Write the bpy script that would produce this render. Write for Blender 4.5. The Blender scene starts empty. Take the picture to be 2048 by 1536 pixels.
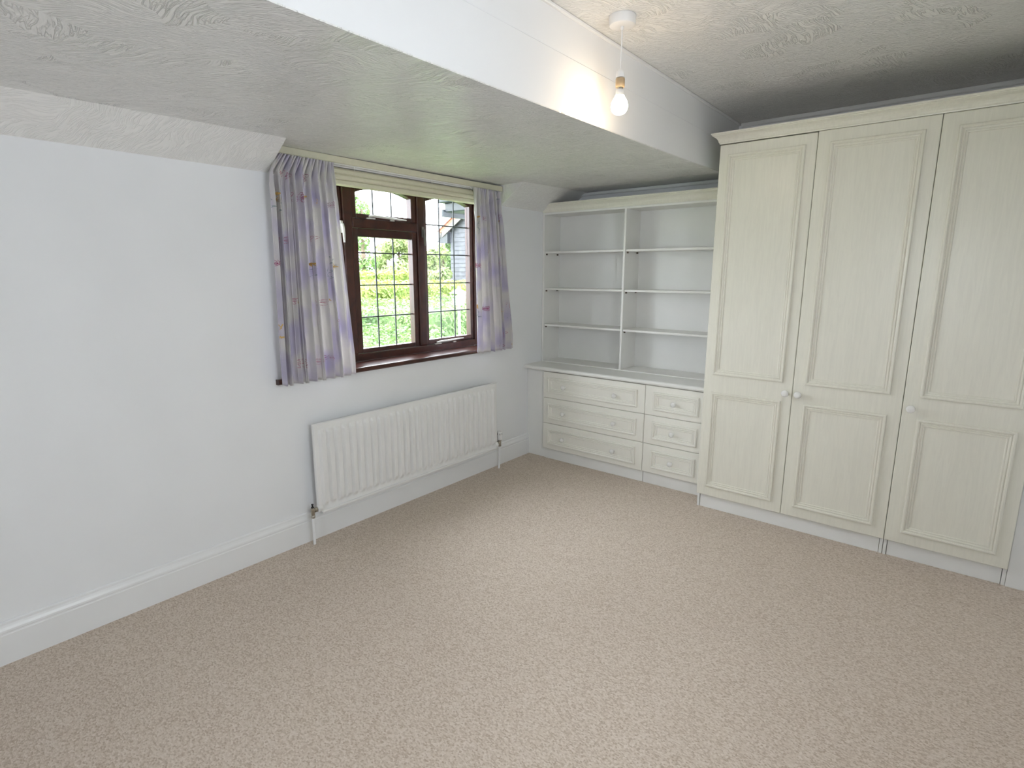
import bpy, math, random
from mathutils import Vector, Matrix
random.seed(7)
scene = bpy.context.scene
COL = scene.collection
PI = math.pi

# ------------------------------------------------------------------ camera
F_PX, YAW, PITCH, ROLL = 1112.54, -0.680116, 0.196937, -0.000812
CAM = Vector((2.754, 0.0, 1.5))
fw = Vector((math.sin(YAW)*math.cos(PITCH), math.cos(YAW)*math.cos(PITCH), -math.sin(PITCH)))
rt = Vector((math.cos(YAW), -math.sin(YAW), 0))
dn = fw.cross(rt)
r2 = rt*math.cos(ROLL) + dn*math.sin(ROLL)
d2 = -rt*math.sin(ROLL) + dn*math.cos(ROLL)
cam_data = bpy.data.cameras.new('camera')
cam_data.sensor_width = 36.0
cam_data.lens = F_PX/2048*36.0
cam_data.clip_start = 0.02
cam = bpy.data.objects.new('camera', cam_data)
m = Matrix((r2, -d2, -fw)).transposed().to_4x4()
m.translation = CAM
cam.matrix_world = m
COL.objects.link(cam)
scene.camera = cam

# ------------------------------------------------------------------ world, sun, daylight, exposure
world = bpy.data.worlds.new('world'); scene.world = world
world.use_nodes = True
bg = world.node_tree.nodes['Background']
bg.inputs[0].default_value = (0.875, 0.925, 1.0, 1)
bg.inputs[1].default_value = 10.0
vs = scene.view_settings
vs.view_transform = 'Standard'; vs.look = 'None'; vs.gamma = 1.0
vs.use_curve_mapping = False
vs.exposure = 0.84
cy = scene.cycles                      # light paths suited to a pale interior
cy.use_light_tree = False; cy.use_adaptive_sampling = True; cy.adaptive_threshold = 0.05
cy.max_bounces = 5; cy.diffuse_bounces = 4; cy.glossy_bounces = 3; cy.transmission_bounces = 3; cy.transparent_max_bounces = 10
cy.caustics_reflective = False; cy.caustics_refractive = False

def light(name, kind, loc, rot, **kw):
    d = bpy.data.lights.new(name, kind)
    for k, v in kw.items(): setattr(d, k, v)
    o = bpy.data.objects.new(name, d); o.location = loc; o.rotation_euler = rot
    COL.objects.link(o); return o
light('sun', 'SUN', (0, 16, 12), (math.radians(-40), 0, 0), energy=3.5, angle=math.radians(4), color=(1.0, 0.95, 0.86))
# daylight by an unseen window added in the right wall to light the room (added_window_2)
REAR_Y = -2.6
XR = 3.25                          # right wall
RW = (0.45, 1.25, 1.20, 2.05)     # y0, y1, z0, z1 of that window
sp = light('side_window_sky_portal', 'AREA', (XR+0.16, (RW[0]+RW[1])/2, (RW[2]+RW[3])/2), (0, math.radians(90), 0),
      shape='RECTANGLE', size=RW[3]-RW[2], size_y=RW[1]-RW[0], energy=1)
sp.data.cycles.is_portal = True
# fill daylight by an unseen window added in the rear wall (added_window_3)
R3 = (2.00, 2.80, 1.00, 1.95)      # x0, x1, z0, z1 of that window
rp = light('rear_window_sky_portal', 'AREA', ((R3[0]+R3[1])/2, REAR_Y-0.16, (R3[2]+R3[3])/2), (math.radians(90), 0, 0),
      shape='RECTANGLE', size=R3[1]-R3[0], size_y=R3[3]-R3[2], energy=1)
rp.data.cycles.is_portal = True
# portal that guides sky sampling through the visible window
pl = light('window_sky_portal', 'AREA', (-0.30, 2.35, 1.5), (0, math.radians(-90), 0), shape='RECTANGLE', size=1.12, size_y=1.72)
pl.data.cycles.is_portal = True

# ------------------------------------------------------------------ materials
def nodes_of(name):
    mt = bpy.data.materials.new(name); mt.use_nodes = True
    nt = mt.node_tree
    return mt, nt, nt.nodes['Principled BSDF']
def N(nt, kind, **kw):
    n = nt.nodes.new(kind)
    for k, v in kw.items():
        if k in n.inputs.keys(): n.inputs[k].default_value = v
        else: setattr(n, k, v)
    return n
def L(nt, a, b): nt.links.new(a, b)
def coords(nt, scale=(1, 1, 1), rot=(0, 0, 0)):
    tc = N(nt, 'ShaderNodeTexCoord'); mp = N(nt, 'ShaderNodeMapping')
    mp.inputs['Scale'].default_value = scale; mp.inputs['Rotation'].default_value = rot
    L(nt, tc.outputs['Object'], mp.inputs['Vector']); return mp.outputs['Vector']
def ramp(nt, src, stops):
    r = N(nt, 'ShaderNodeValToRGB')
    el = r.color_ramp.elements
    while len(el) < len(stops): el.new(0.5)
    for e, (p, c) in zip(el, stops):
        e.position = p; e.color = (c[0], c[1], c[2], 1) if not isinstance(c, (int, float)) else (c, c, c, 1)
    L(nt, src, r.inputs['Fac']); return r.outputs['Color']
def bump(nt, bs, h, strength, dist, prev=None):
    b = N(nt, 'ShaderNodeBump'); b.inputs['Strength'].default_value = strength; b.inputs['Distance'].default_value = dist
    L(nt, h, b.inputs['Height'])
    if prev: L(nt, prev, b.inputs['Normal'])
    if bs: L(nt, b.outputs['Normal'], bs.inputs['Normal'])
    return b.outputs['Normal']
def simple(name, col, rough=0.5, metal=0.0, noise=0.0, scale=20, bstr=0.0, bscale=150, bdist=0.001, spec=0.5):
    mt, nt, bs = nodes_of(name)
    bs.inputs['Roughness'].default_value = rough; bs.inputs['Metallic'].default_value = metal
    bs.inputs['Specular IOR Level'].default_value = spec
    v = coords(nt)
    nz = N(nt, 'ShaderNodeTexNoise', Scale=scale, Detail=1.0); L(nt, v, nz.inputs['Vector'])
    lo = tuple(c*(1-noise) for c in col); hi = tuple(min(1, c*(1+noise)) for c in col)
    L(nt, ramp(nt, nz.outputs['Fac'], [(0.3, lo), (0.7, hi)]), bs.inputs['Base Color'])
    if bstr:
        n2 = N(nt, 'ShaderNodeTexNoise', Scale=bscale, Detail=2.0); L(nt, v, n2.inputs['Vector'])
        bump(nt, bs, n2.outputs['Fac'], bstr, bdist)
    return mt

M = {}
M['wall'] = simple('wall_paint', (0.86, 0.865, 0.875), 0.62, noise=0.012, scale=3, spec=0.3)
M['bulk'] = simple('bulkhead_paint', (0.86, 0.86, 0.865), 0.5, noise=0.01, scale=3, spec=0.3)
M['gloss'] = simple('white_gloss_paint', (0.86, 0.86, 0.86), 0.33, noise=0.01, scale=5)
M['rad'] = simple('radiator_enamel', (0.85, 0.84, 0.825), 0.30, noise=0.008, scale=6)
M['white'] = simple('white_melamine', (0.86, 0.855, 0.83), 0.36, noise=0.01, scale=8)
M['shelf'] = simple('shelf_melamine', (0.86, 0.85, 0.815), 0.38, noise=0.012, scale=8)
M['plastic'] = simple('white_plastic', (0.84, 0.83, 0.82), 0.3, noise=0.008, scale=30)
M['knob'] = simple('white_ceramic', (0.86, 0.85, 0.82), 0.18, noise=0.005, scale=30)
M['brown'] = simple('brown_bakelite', (0.50, 0.36, 0.21), 0.4, noise=0.05, scale=40)
M['peg'] = simple('brown_peg_plastic', (0.10, 0.07, 0.05), 0.4, noise=0.05, scale=80)
M['chrome'] = simple('tarnished_chrome', (0.50, 0.47, 0.41), 0.28, 1.0, noise=0.18, scale=90)
M['dark'] = simple('dark_rubber', (0.02, 0.02, 0.02), 0.5, noise=0.1, scale=60)
M['lead'] = simple('lead_came', (0.055, 0.06, 0.065), 0.5, 0.4, noise=0.15, scale=80)
M['stay'] = simple('white_painted_metal', (0.74, 0.73, 0.68), 0.35, noise=0.04, scale=60)
M['blind'] = simple('cream_blind_fabric', (0.72, 0.68, 0.53), 0.75, noise=0.02, scale=50, bstr=0.2, bscale=500, bdist=0.0004)
M['slate'] = simple('grey_weatherboard', (0.045, 0.047, 0.055), 0.6, noise=0.3, scale=6)
M['soffit'] = simple('dark_painted_timber', (0.014, 0.018, 0.022), 0.5, noise=0.2, scale=5)
M['rooftile'] = simple('red_clay_tile', (0.26, 0.09, 0.055), 0.7, noise=0.3, scale=9)
M['barge'] = simple('weathered_board', (0.15, 0.14, 0.125), 0.7, noise=0.2, scale=12)
M['bark'] = simple('bark', (0.10, 0.075, 0.05), 0.9, noise=0.3, scale=15)
M['lawn'] = simple('lawn', (0.17, 0.23, 0.10), 0.9, noise=0.3, scale=8, bstr=0.5, bscale=60, bdist=0.02)
M['outwall'] = simple('outer_render', (0.6, 0.58, 0.52), 0.9, noise=0.06, scale=6)

def leaf_mat(name, c0, c1):
    mt, nt, bs = nodes_of(name)
    v = coords(nt); nz = N(nt, 'ShaderNodeTexNoise', Scale=2.2, Detail=3.0); L(nt, v, nz.inputs['Vector'])
    L(nt, ramp(nt, nz.outputs['Fac'], [(0.35, c0), (0.65, c1)]), bs.inputs['Base Color'])
    bs.inputs['Roughness'].default_value = 0.5
    tr = N(nt, 'ShaderNodeBsdfTranslucent'); tr.inputs['Color'].default_value = (c1[0]*1.1, c1[1]*1.1, c1[2], 1)
    mx = N(nt, 'ShaderNodeMixShader'); mx.inputs[0].default_value = 0.3
    out = nt.nodes['Material Output']
    L(nt, bs.outputs[0], mx.inputs[1]); L(nt, tr.outputs[0], mx.inputs[2]); L(nt, mx.outputs[0], out.inputs[0])
    return mt
M['hedge'] = leaf_mat('hedge_leaf', (0.035, 0.085, 0.02), (0.15, 0.24, 0.075))
M['hedge2'] = leaf_mat('lime_hedge_leaf', (0.11, 0.19, 0.03), (0.28, 0.34, 0.08))
M['tree'] = leaf_mat('tree_leaf', (0.14, 0.20, 0.07), (0.32, 0.37, 0.17))
M['tree2'] = leaf_mat('dark_tree_leaf', (0.05, 0.11, 0.03), (0.16, 0.26, 0.08))

# mahogany
mt, nt, bs = nodes_of('mahogany'); M['mahog'] = mt
v = coords(nt, (30, 3, 3)); nz = N(nt, 'ShaderNodeTexNoise', Scale=4.0, Detail=5.0, Distortion=0.6); L(nt, v, nz.inputs['Vector'])
L(nt, ramp(nt, nz.outputs['Fac'], [(0.25, (0.028, 0.010, 0.008)), (0.75, (0.085, 0.026, 0.017))]), bs.inputs['Base Color'])
bs.inputs['Roughness'].default_value = 0.28
bump(nt, bs, nz.outputs['Fac'], 0.08, 0.001)

# cream wood-grain foil
def cream(name, c, g=1.0):
    mt, nt, bs = nodes_of(name)
    v = coords(nt, (22, 22, 1.6))
    nz = N(nt, 'ShaderNodeTexNoise', Scale=2.4, Detail=4.0, Distortion=1.2, Roughness=0.66); L(nt, v, nz.inputs['Vector'])
    lo = tuple(x*(1-0.035*g) for x in c); hi = tuple(min(1, x*(1+0.02*g)) for x in c)
    L(nt, ramp(nt, nz.outputs['Fac'], [(0.38, lo), (0.55, c), (0.7, hi)]), bs.inputs['Base Color'])
    bs.inputs['Roughness'].default_value = 0.30
    bump(nt, bs, nz.outputs['Fac'], 0.10*g, 0.0010)
    return mt
M['cream'] = cream('cream_woodgrain_foil', (0.82, 0.795, 0.695))
M['cream2'] = cream('cream_foil_drawer', (0.87, 0.85, 0.775), 0.3)

# artex ceiling
def artex(name, base_rot, strength):
    mt, nt, bs = nodes_of(name)
    bs.inputs['Base Color'].default_value = (0.91, 0.90, 0.875, 1)
    bs.inputs['Roughness'].default_value = 0.26; bs.inputs['Specular IOR Level'].default_value = 0.6
    tc = N(nt, 'ShaderNodeTexCoord')
    wn = N(nt, 'ShaderNodeTexNoise', Scale=7.0, Detail=1.0); L(nt, tc.outputs['Object'], wn.inputs['Vector'])
    wv = N(nt, 'ShaderNodeVectorMath', operation='MULTIPLY_ADD'); wv.inputs[1].default_value = (0.13, 0.13, 0.0)
    L(nt, wn.outputs['Color'], wv.inputs[0]); L(nt, tc.outputs['Object'], wv.inputs[2])
    vor = N(nt, 'ShaderNodeTexVoronoi', Scale=6.0, Randomness=1.0); L(nt, wv.outputs[0], vor.inputs['Vector'])
    sep = N(nt, 'ShaderNodeSeparateColor'); L(nt, vor.outputs['Color'], sep.inputs[0])
    ang = N(nt, 'ShaderNodeMath', operation='MULTIPLY_ADD'); ang.inputs[1].default_value = 1.7; ang.inputs[2].default_value = base_rot-0.85
    L(nt, sep.outputs[0], ang.inputs[0])
    rot = N(nt, 'ShaderNodeVectorRotate', rotation_type='Z_AXIS')
    L(nt, tc.outputs['Object'], rot.inputs['Vector']); L(nt, ang.outputs[0], rot.inputs['Angle'])
    # bend the brush strokes a little
    bn = N(nt, 'ShaderNodeTexNoise', Scale=9.0, Detail=0.0); L(nt, tc.outputs['Object'], bn.inputs['Vector'])
    bv = N(nt, 'ShaderNodeVectorMath', operation='MULTIPLY_ADD'); bv.inputs[1].default_value = (0.05, 0.05, 0.0)
    L(nt, bn.outputs['Color'], bv.inputs[0]); L(nt, rot.outputs[0], bv.inputs[2])
    mp = N(nt, 'ShaderNodeMapping'); mp.inputs['Scale'].default_value = (12, 85, 12); L(nt, bv.outputs[0], mp.inputs['Vector'])
    nz = N(nt, 'ShaderNodeTexNoise', Scale=1.0, Detail=1.5, Roughness=0.5); L(nt, mp.outputs[0], nz.inputs['Vector'])
    h = ramp(nt, nz.outputs['Fac'], [(0.30, 0.25), (0.44, 0.0), (0.505, 1.0), (0.56, 0.05), (0.62, 0.7), (0.68, 0.1)])
    bump(nt, bs, h, strength, 0.0042)
    return mt
M['artex'] = artex('artex_ceiling', -0.65, 0.75)
M['artex2'] = artex('artex_slope', -0.65, 0.5)

# loop-pile carpet
mt, nt, bs = nodes_of('loop_pile_carpet'); M['carpet'] = mt
tc = N(nt, 'ShaderNodeTexCoord')
cmp_ = N(nt, 'ShaderNodeMapping'); cmp_.inputs['Scale'].default_value = (135, 215, 150); L(nt, tc.outputs['Object'], cmp_.inputs['Vector'])
vor = N(nt, 'ShaderNodeTexVoronoi', Scale=1.0, Randomness=0.55); L(nt, cmp_.outputs[0], vor.inputs['Vector'])
nz = N(nt, 'ShaderNodeTexNoise', Scale=130.0, Detail=1.5, Roughness=0.7); L(nt, tc.outputs['Object'], nz.inputs['Vector'])
big = N(nt, 'ShaderNodeTexNoise', Scale=1.1, Detail=0.0); L(nt, tc.outputs['Object'], big.inputs['Vector'])
sp = N(nt, 'ShaderNodeSeparateColor'); L(nt, vor.outputs['Color'], sp.inputs[0])
ad = N(nt, 'ShaderNodeMath', operation='MULTIPLY_ADD'); ad.inputs[1].default_value = 0.45; L(nt, sp.outputs[0], ad.inputs[0])
sc2 = N(nt, 'ShaderNodeMath', operation='MULTIPLY'); sc2.inputs[1].default_value = 0.55; L(nt, nz.outputs['Fac'], sc2.inputs[0]); L(nt, sc2.outputs[0], ad.inputs[2])
c1 = ramp(nt, ad.outputs[0], [(0.20, (0.46, 0.36, 0.28)), (0.48, (0.645, 0.54, 0.445)), (0.78, (0.76, 0.665, 0.58))])
mx = N(nt, 'ShaderNodeMix', data_type='RGBA', blend_type='MULTIPLY'); mx.inputs[0].default_value = 1.0
L(nt, c1, mx.inputs[6]); L(nt, ramp(nt, big.outputs['Fac'], [(0.3, (0.95, 0.945, 0.94)), (0.7, (1, 1, 1))]), mx.inputs[7])
L(nt, mx.outputs[2], bs.inputs['Base Color'])
bs.inputs['Roughness'].default_value = 0.95; bs.inputs['Specular IOR Level'].default_value = 0.1
bs.inputs['Sheen Weight'].default_value = 0.15
inv = N(nt, 'ShaderNodeMath', operation='SUBTRACT'); inv.inputs[0].default_value = 1.0; L(nt, vor.outputs['Distance'], inv.inputs[1])
hs = N(nt, 'ShaderNodeMath', operation='MULTIPLY_ADD'); hs.inputs[1].default_value = 0.35; L(nt, nz.outputs['Fac'], hs.inputs[0]); L(nt, inv.outputs[0], hs.inputs[2])
bump(nt, bs, hs.outputs[0], 0.5, 0.003)

# curtain cotton with lilac wash
mt, nt, bs = nodes_of('lilac_wash_cotton'); M['curtain'] = mt
v = coords(nt, (0.6, 16, 6)); nz = N(nt, 'ShaderNodeTexNoise', Scale=1.0, Detail=1.5); L(nt, v, nz.inputs['Vector'])
col = ramp(nt, nz.outputs['Fac'], [(0.44, (0.81, 0.78, 0.765)), (0.54, (0.72, 0.68, 0.75)), (0.68, (0.61, 0.57, 0.71))])
L(nt, col, bs.inputs['Base Color']); bs.inputs['Roughness'].default_value = 0.8; bs.inputs['Specular IOR Level'].default_value = 0.2
v2 = coords(nt, (1, 1, 1)); n2 = N(nt, 'ShaderNodeTexNoise', Scale=420.0, Detail=1.0); L(nt, v2, n2.inputs['Vector'])
bump(nt, bs, n2.outputs['Fac'], 0.15, 0.0005)
tr = N(nt, 'ShaderNodeBsdfTranslucent'); L(nt, col, tr.inputs['Color'])
mxs = N(nt, 'ShaderNodeMixShader'); mxs.inputs[0].default_value = 0.27
L(nt, bs.outputs[0], mxs.inputs[1]); L(nt, tr.outputs[0], mxs.inputs[2]); L(nt, mxs.outputs[0], nt.nodes['Material Output'].inputs[0])
M['th_p'] = simple('pink_thread', (0.55, 0.20, 0.27), 0.6, noise=0.15, scale=200)
M['th_m'] = simple('magenta_thread', (0.40, 0.08, 0.20), 0.6, noise=0.15, scale=200)
M['th_y'] = simple('ochre_thread', (0.66, 0.42, 0.14), 0.6, noise=0.2, scale=200)
M['th_t'] = simple('teal_thread', (0.22, 0.30, 0.32), 0.6, noise=0.15, scale=200)

# window glass: clear pane with a reflective surface
mt, nt, bs = nodes_of('window_glass'); M['glass'] = mt
tp = N(nt, 'ShaderNodeBsdfTransparent'); tp.inputs[0].default_value = (0.96, 0.97, 0.965, 1)
gl = N(nt, 'ShaderNodeBsdfGlossy'); gl.inputs['Roughness'].default_value = 0.02
lw = N(nt, 'ShaderNodeLayerWeight'); lw.inputs['Blend'].default_value = 0.5
pw = N(nt, 'ShaderNodeMath', operation='POWER'); pw.inputs[1].default_value = 4.0; L(nt, lw.outputs['Facing'], pw.inputs[0])
fr = N(nt, 'ShaderNodeMath', operation='MULTIPLY_ADD'); fr.inputs[1].default_value = 0.9; fr.inputs[2].default_value = 0.035; L(nt, pw.outputs[0], fr.inputs[0])
ms = N(nt, 'ShaderNodeMixShader'); L(nt, fr.outputs[0], ms.inputs[0]); L(nt, tp.outputs[0], ms.inputs[1]); L(nt, gl.outputs[0], ms.inputs[2])
L(nt, ms.outputs[0], nt.nodes['Material Output'].inputs[0])
M['lantern'] = simple('white_lantern_metal', (0.22, 0.23, 0.26), 0.4, noise=0.03, scale=40)

mt, nt, bs = nodes_of('lit_bulb_glass'); M['bulb'] = mt
bs.inputs['Base Color'].default_value = (0.9, 0.88, 0.84, 1)
bs.inputs['Emission Color'].default_value = (1.0, 0.78, 0.52, 1); bs.inputs['Emission Strength'].default_value = 29.0

# ------------------------------------------------------------------ mesh helpers
class MB:
    def __init__(s): s.v = []; s.f = []; s.sm = False
    def add(s, vs_, fs):
        o = len(s.v); s.v += [tuple(x) for x in vs_]; s.f += [tuple(i+o for i in f) for f in fs]; return s
    def box(s, x0, x1, y0, y1, z0, z1, b=0.0):
        if b <= 0:
            return s.add([(x, y, z) for x in (x0, x1) for y in (y0, y1) for z in (z0, z1)],
                         [(0, 1, 3, 2), (4, 6, 7, 5), (0, 4, 5, 1), (2, 3, 7, 6), (0, 2, 6, 4), (1, 5, 7, 3)])
        vs_ = []; idx = {}
        lo = (x0, y0, z0); hi = (x1, y1, z1)
        for c in range(8):
            sg = [(c >> k) & 1 for k in range(3)]
            for ax in range(3):
                p = [(hi[k]-b if sg[k] else lo[k]+b) for k in range(3)]
                p[ax] = hi[ax] if sg[ax] else lo[ax]
                idx[(c, ax)] = len(vs_); vs_.append(p)
        fs = []
        def cc(a, b_, c_): return a | (b_ << 1) | (c_ << 2)
        for ax in range(3):
            o1, o2 = [k for k in range(3) if k != ax]
            for sgn in (0, 1):
                q = []
                for (a, b_) in ((0, 0), (1, 0), (1, 1), (0, 1)):
                    bits = [0, 0, 0]; bits[ax] = sgn; bits[o1] = a; bits[o2] = b_
                    q.append(idx[(cc(*bits), ax)])
                fs.append(q)
        for ax in range(3):       # edges parallel to ax
            o1, o2 = [k for k in range(3) if k != ax]
            for a in (0, 1):
                for b_ in (0, 1):
                    bits0 = [0, 0, 0]; bits0[o1] = a; bits0[o2] = b_; bits1 = list(bits0); bits1[ax] = 1
                    c0, c1_ = cc(*bits0), cc(*bits1)
                    fs.append([idx[(c0, o1)], idx[(c1_, o1)], idx[(c1_, o2)], idx[(c0, o2)]])
        for c in range(8): fs.append([idx[(c, 0)], idx[(c, 1)], idx[(c, 2)]])
        return s.add(vs_, fs)
    def grid(s, pts, closed_u=False):      # pts[i][j]
        n, k = len(pts), len(pts[0]); o = len(s.v)
        for r in pts: s.v += [tuple(p) for p in r]
        for i in range(n-1):
            for j in range(k-1 if not closed_u else k):
                j2 = (j+1) % k
                s.f.append((o+i*k+j, o+(i+1)*k+j, o+(i+1)*k+j2, o+i*k+j2))
        return s
    def lathe(s, prof, c, axis=(0, 0, 1), n=24):
        ax = Vector(axis).normalized(); u = ax.orthogonal().normalized(); w = ax.cross(u); c = Vector(c)
        rings = [[c+ax*h+(u*math.cos(2*PI*k/n)+w*math.sin(2*PI*k/n))*max(r, 1e-5) for k in range(n)] for r, h in prof]
        o = len(s.v); s.grid(rings, True)
        s.f.append(tuple(o+k for k in range(n))); s.f.append(tuple(o+(len(prof)-1)*n+k for k in range(n)))
        s.sm = True; return s
    def tube(s, pts, r, n=10):
        pts = [Vector(p) for p in pts]; rings = []
        up = None
        for i, p in enumerate(pts):
            t = (pts[min(i+1, len(pts)-1)]-pts[max(i-1, 0)]).normalized()
            if up is None: up = t.orthogonal().normalized()
            u = (up-t*up.dot(t)).normalized(); up = u; w = t.cross(u)
            rr = r if not isinstance(r, (list, tuple)) else r[i]
            rings.append([p+(u*math.cos(2*PI*k/n)+w*math.sin(2*PI*k/n))*rr for k in range(n)])
        o = len(s.v); s.grid(rings, True)
        s.f.append(tuple(o+k for k in range(n))); s.f.append(tuple(o+(len(pts)-1)*n+k for k in range(n)))
        s.sm = True; return s
    def prism(s, poly, ax, a0, a1):        # poly in the two other axes, extruded along ax
        def P(p, a):
            q = list(p); q.insert(ax, a); return q
        n = len(poly)
        return s.add([P(p, a0) for p in poly]+[P(p, a1) for p in poly],
                     [tuple(range(n)), tuple(range(2*n-1, n-1, -1))]+[(i, (i+1) % n, n+(i+1) % n, n+i) for i in range(n)])
    def ring(s, x0, x1, z0, z1, y, prof):  # moulding frame on a face looking to -y; prof = (inset, proud)
        rows = [[(x0+d, y-h, z0+d), (x1-d, y-h, z0+d), (x1-d, y-h, z1-d), (x0+d, y-h, z1-d)] for d, h in prof]
        return s.grid(rows, True)

def mesh_of(name, mb, smooth=None):
    me = bpy.data.meshes.new(name); me.from_pydata(mb.v, [], mb.f); me.validate()
    import bmesh
    bm = bmesh.new(); bm.from_mesh(me); bmesh.ops.recalc_face_normals(bm, faces=bm.faces[:]); bm.to_mesh(me); bm.free()
    sm = mb.sm if smooth is None else smooth
    if sm:
        for p in me.polygons: p.use_smooth = True
        try: me.set_sharp_from_angle(angle=math.radians(40))
        except Exception: pass
    return me
ORG = {}
def obj(name, mb, mat, parent=None, loc=None, smooth=None, label=None):
    """link mb (world coordinates) as one mesh object; children are stored relative to their thing"""
    if isinstance(mb, bpy.types.Mesh): me = mb
    else:
        if parent is not None:
            p0 = ORG.get(parent.name, Vector((0, 0, 0)))
        else:
            p0 = Vector(loc) if loc is not None else Vector((0, 0, 0))
        if p0.length: mb.v = [(x-p0.x, y-p0.y, z-p0.z) for x, y, z in mb.v]
        me = mesh_of(name, mb, smooth); me.materials.append(M[mat])
    o = bpy.data.objects.new(name, me); COL.objects.link(o)
    if parent is not None:
        o.parent = parent; ORG[o.name] = ORG.get(parent.name, Vector((0, 0, 0)))
    elif loc is not None:
        o.location = loc; ORG[o.name] = Vector(loc)
    if label: o['label'] = label
    return o
def inst(name, me, parent, wloc, mat=None):
    """another object sharing mesh data (mesh in local coordinates) at a world position"""
    o = bpy.data.objects.new(name, me); COL.objects.link(o); o.parent = parent
    o.location = Vector(wloc)-ORG.get(parent.name, Vector((0, 0, 0)))
    ORG[o.name] = Vector(wloc)
    return o
def thing(name, label, cat, loc=(0, 0, 0), group=None):
    o = bpy.data.objects.new(name, None); o.location = loc; COL.objects.link(o); o.empty_display_size = 0.1
    ORG[o.name] = Vector(loc); return tag(o, label, cat, group)
def tag(o, label, cat, group=None):
    o['label'] = label; o['category'] = cat
    if group: o['group'] = group
    return o
def struct(o, label=None):
    o['kind'] = 'structure'
    if label: o['label'] = label
    return o

# ------------------------------------------------------------------ room shell
YF = 4.06                              # far wall
ZU = 2.479                             # upper ceiling
XB = 1.43                              # bulkhead face
T = 0.26
def zc(y):                             # lower ceiling rises slightly towards the far wall
    pts = [(REAR_Y, 2.098), (1.5, 2.111), (3.26, 2.123), (YF, 2.141), (YF+1, 2.15)]
    for (a, za), (b, zb) in zip(pts, pts[1:]):
        if y <= b: return za+(zb-za)*(y-a)/(b-a)
    return pts[-1][1]
struct(obj('floor', MB().box(-T, XR+0.1, REAR_Y-0.1, YF+0.1, -0.12, 0), 'carpet'), 'beige loop-pile carpet floor')
WY0, WY1, WZ0, WZ1 = 1.56, 3.235, 0.925, 2.068
mb = MB()
mb.box(-T, 0, REAR_Y-0.1, WY0, 0, 2.3).box(-T, 0, WY1, YF+0.1, 0, 2.3).box(-T, 0, WY0, WY1, 0, WZ0).box(-T, 0, WY0, WY1, WZ1, 2.3)
struct(obj('wall_left', mb, 'wall'), 'white painted wall with the leaded window')
struct(obj('wall_far', MB().box(0, XR+0.1, YF, YF+0.1, 0, 2.6), 'wall'), 'white wall behind the fitted units')
mb = MB()
mb.box(XR, XR+0.1, REAR_Y-0.1, RW[0], 0, 2.6).box(XR, XR+0.1, RW[1], YF, 0, 2.6)
mb.box(XR, XR+0.1, RW[0], RW[1], 0, RW[2]).box(XR, XR+0.1, RW[0], RW[1], RW[3], 2.6)
struct(obj('wall_right', mb, 'wall'), 'white side wall beside the wardrobes')
mb = MB()
mb.box(-T, R3[0], REAR_Y-0.1, REAR_Y, 0, 2.6).box(R3[1], XR, REAR_Y-0.1, REAR_Y, 0, 2.6)
mb.box(R3[0], R3[1], REAR_Y-0.1, REAR_Y, 0, R3[2]).box(R3[0], R3[1], REAR_Y-0.1, REAR_Y, R3[3], 2.6)
struct(obj('wall_rear', mb, 'wall'), 'white wall behind the viewpoint')
struct(obj('ceiling', MB().box(XB-0.03, XR+0.1, REAR_Y-0.1, YF+0.1, ZU, ZU+0.1), 'artex'), 'higher textured plaster ceiling')
# lower ceiling, one slab bent along y
st = [REAR_Y-0.1, 0.2, 1.5, 2.4, 3.26, YF+0.1]
rows = [[(-T, y, zc(y)), (XB, y, zc(y)), (XB, y, zc(y)+0.004), (-T, y, zc(y)+0.004)] for y in st]
struct(obj('ceiling_lower', MB().grid(rows, True), 'artex', smooth=False), 'lower textured plaster ceiling over the window side')
rows = [[(XB-0.03, y, zc(y)+0.0038), (XB, y, zc(y)+0.0038), (XB, y, 2.331-0.003*y), (XB-0.03, y, 2.331-0.003*y)] for y in st]
mb = MB().grid(rows, True)
mb.grid([[(XB-0.03, y, 2.334-0.003*y), (XB-0.004, y, 2.334-0.003*y), (XB-0.004, y, ZU+0.02), (XB-0.03, y, ZU+0.02)] for y in st], True)
struct(obj('wall_bulkhead', mb, 'bulk', smooth=False), 'smooth white bulkhead between the two ceilings')
# sloping eaves pieces left and right of the window dormer
def slope(name, A, B, label):          # A, B = (y_wall, y_ceil, x_top) at the two ends
    rows = []
    for k in range(25):
        t = k/24
        yw, yc, xt = (A[i]+(B[i]-A[i])*t for i in range(3))
        rows.append([(0.0, yw, 1.984), (xt/3, (2*yw+yc)/3, (2*1.984+zc(yc))/3), (xt*2/3, (yw+2*yc)/3, (1.984+2*zc(yc))/3), (xt, yc, zc(yc)), (0.0, (yw+yc)/2, zc(yc)+0.01)])
    mb = MB().grid(rows, True); k = len(mb.v)
    mb.f += [(4, 3, 2, 1, 0), (k-5, k-4, k-3, k-2, k-1)]
    struct(obj(name, mb, 'artex2', smooth=False), label)
slope('ceiling_slope', (REAR_Y, REAR_Y, 0.02), (1.489, 1.474, 0.222), 'sloping textured ceiling strip over the bare wall')
slope('ceiling_slope', (3.268, 3.212, 0.262), (YF, YF, 0.262), 'short sloping ceiling piece between window and shelves')
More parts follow.
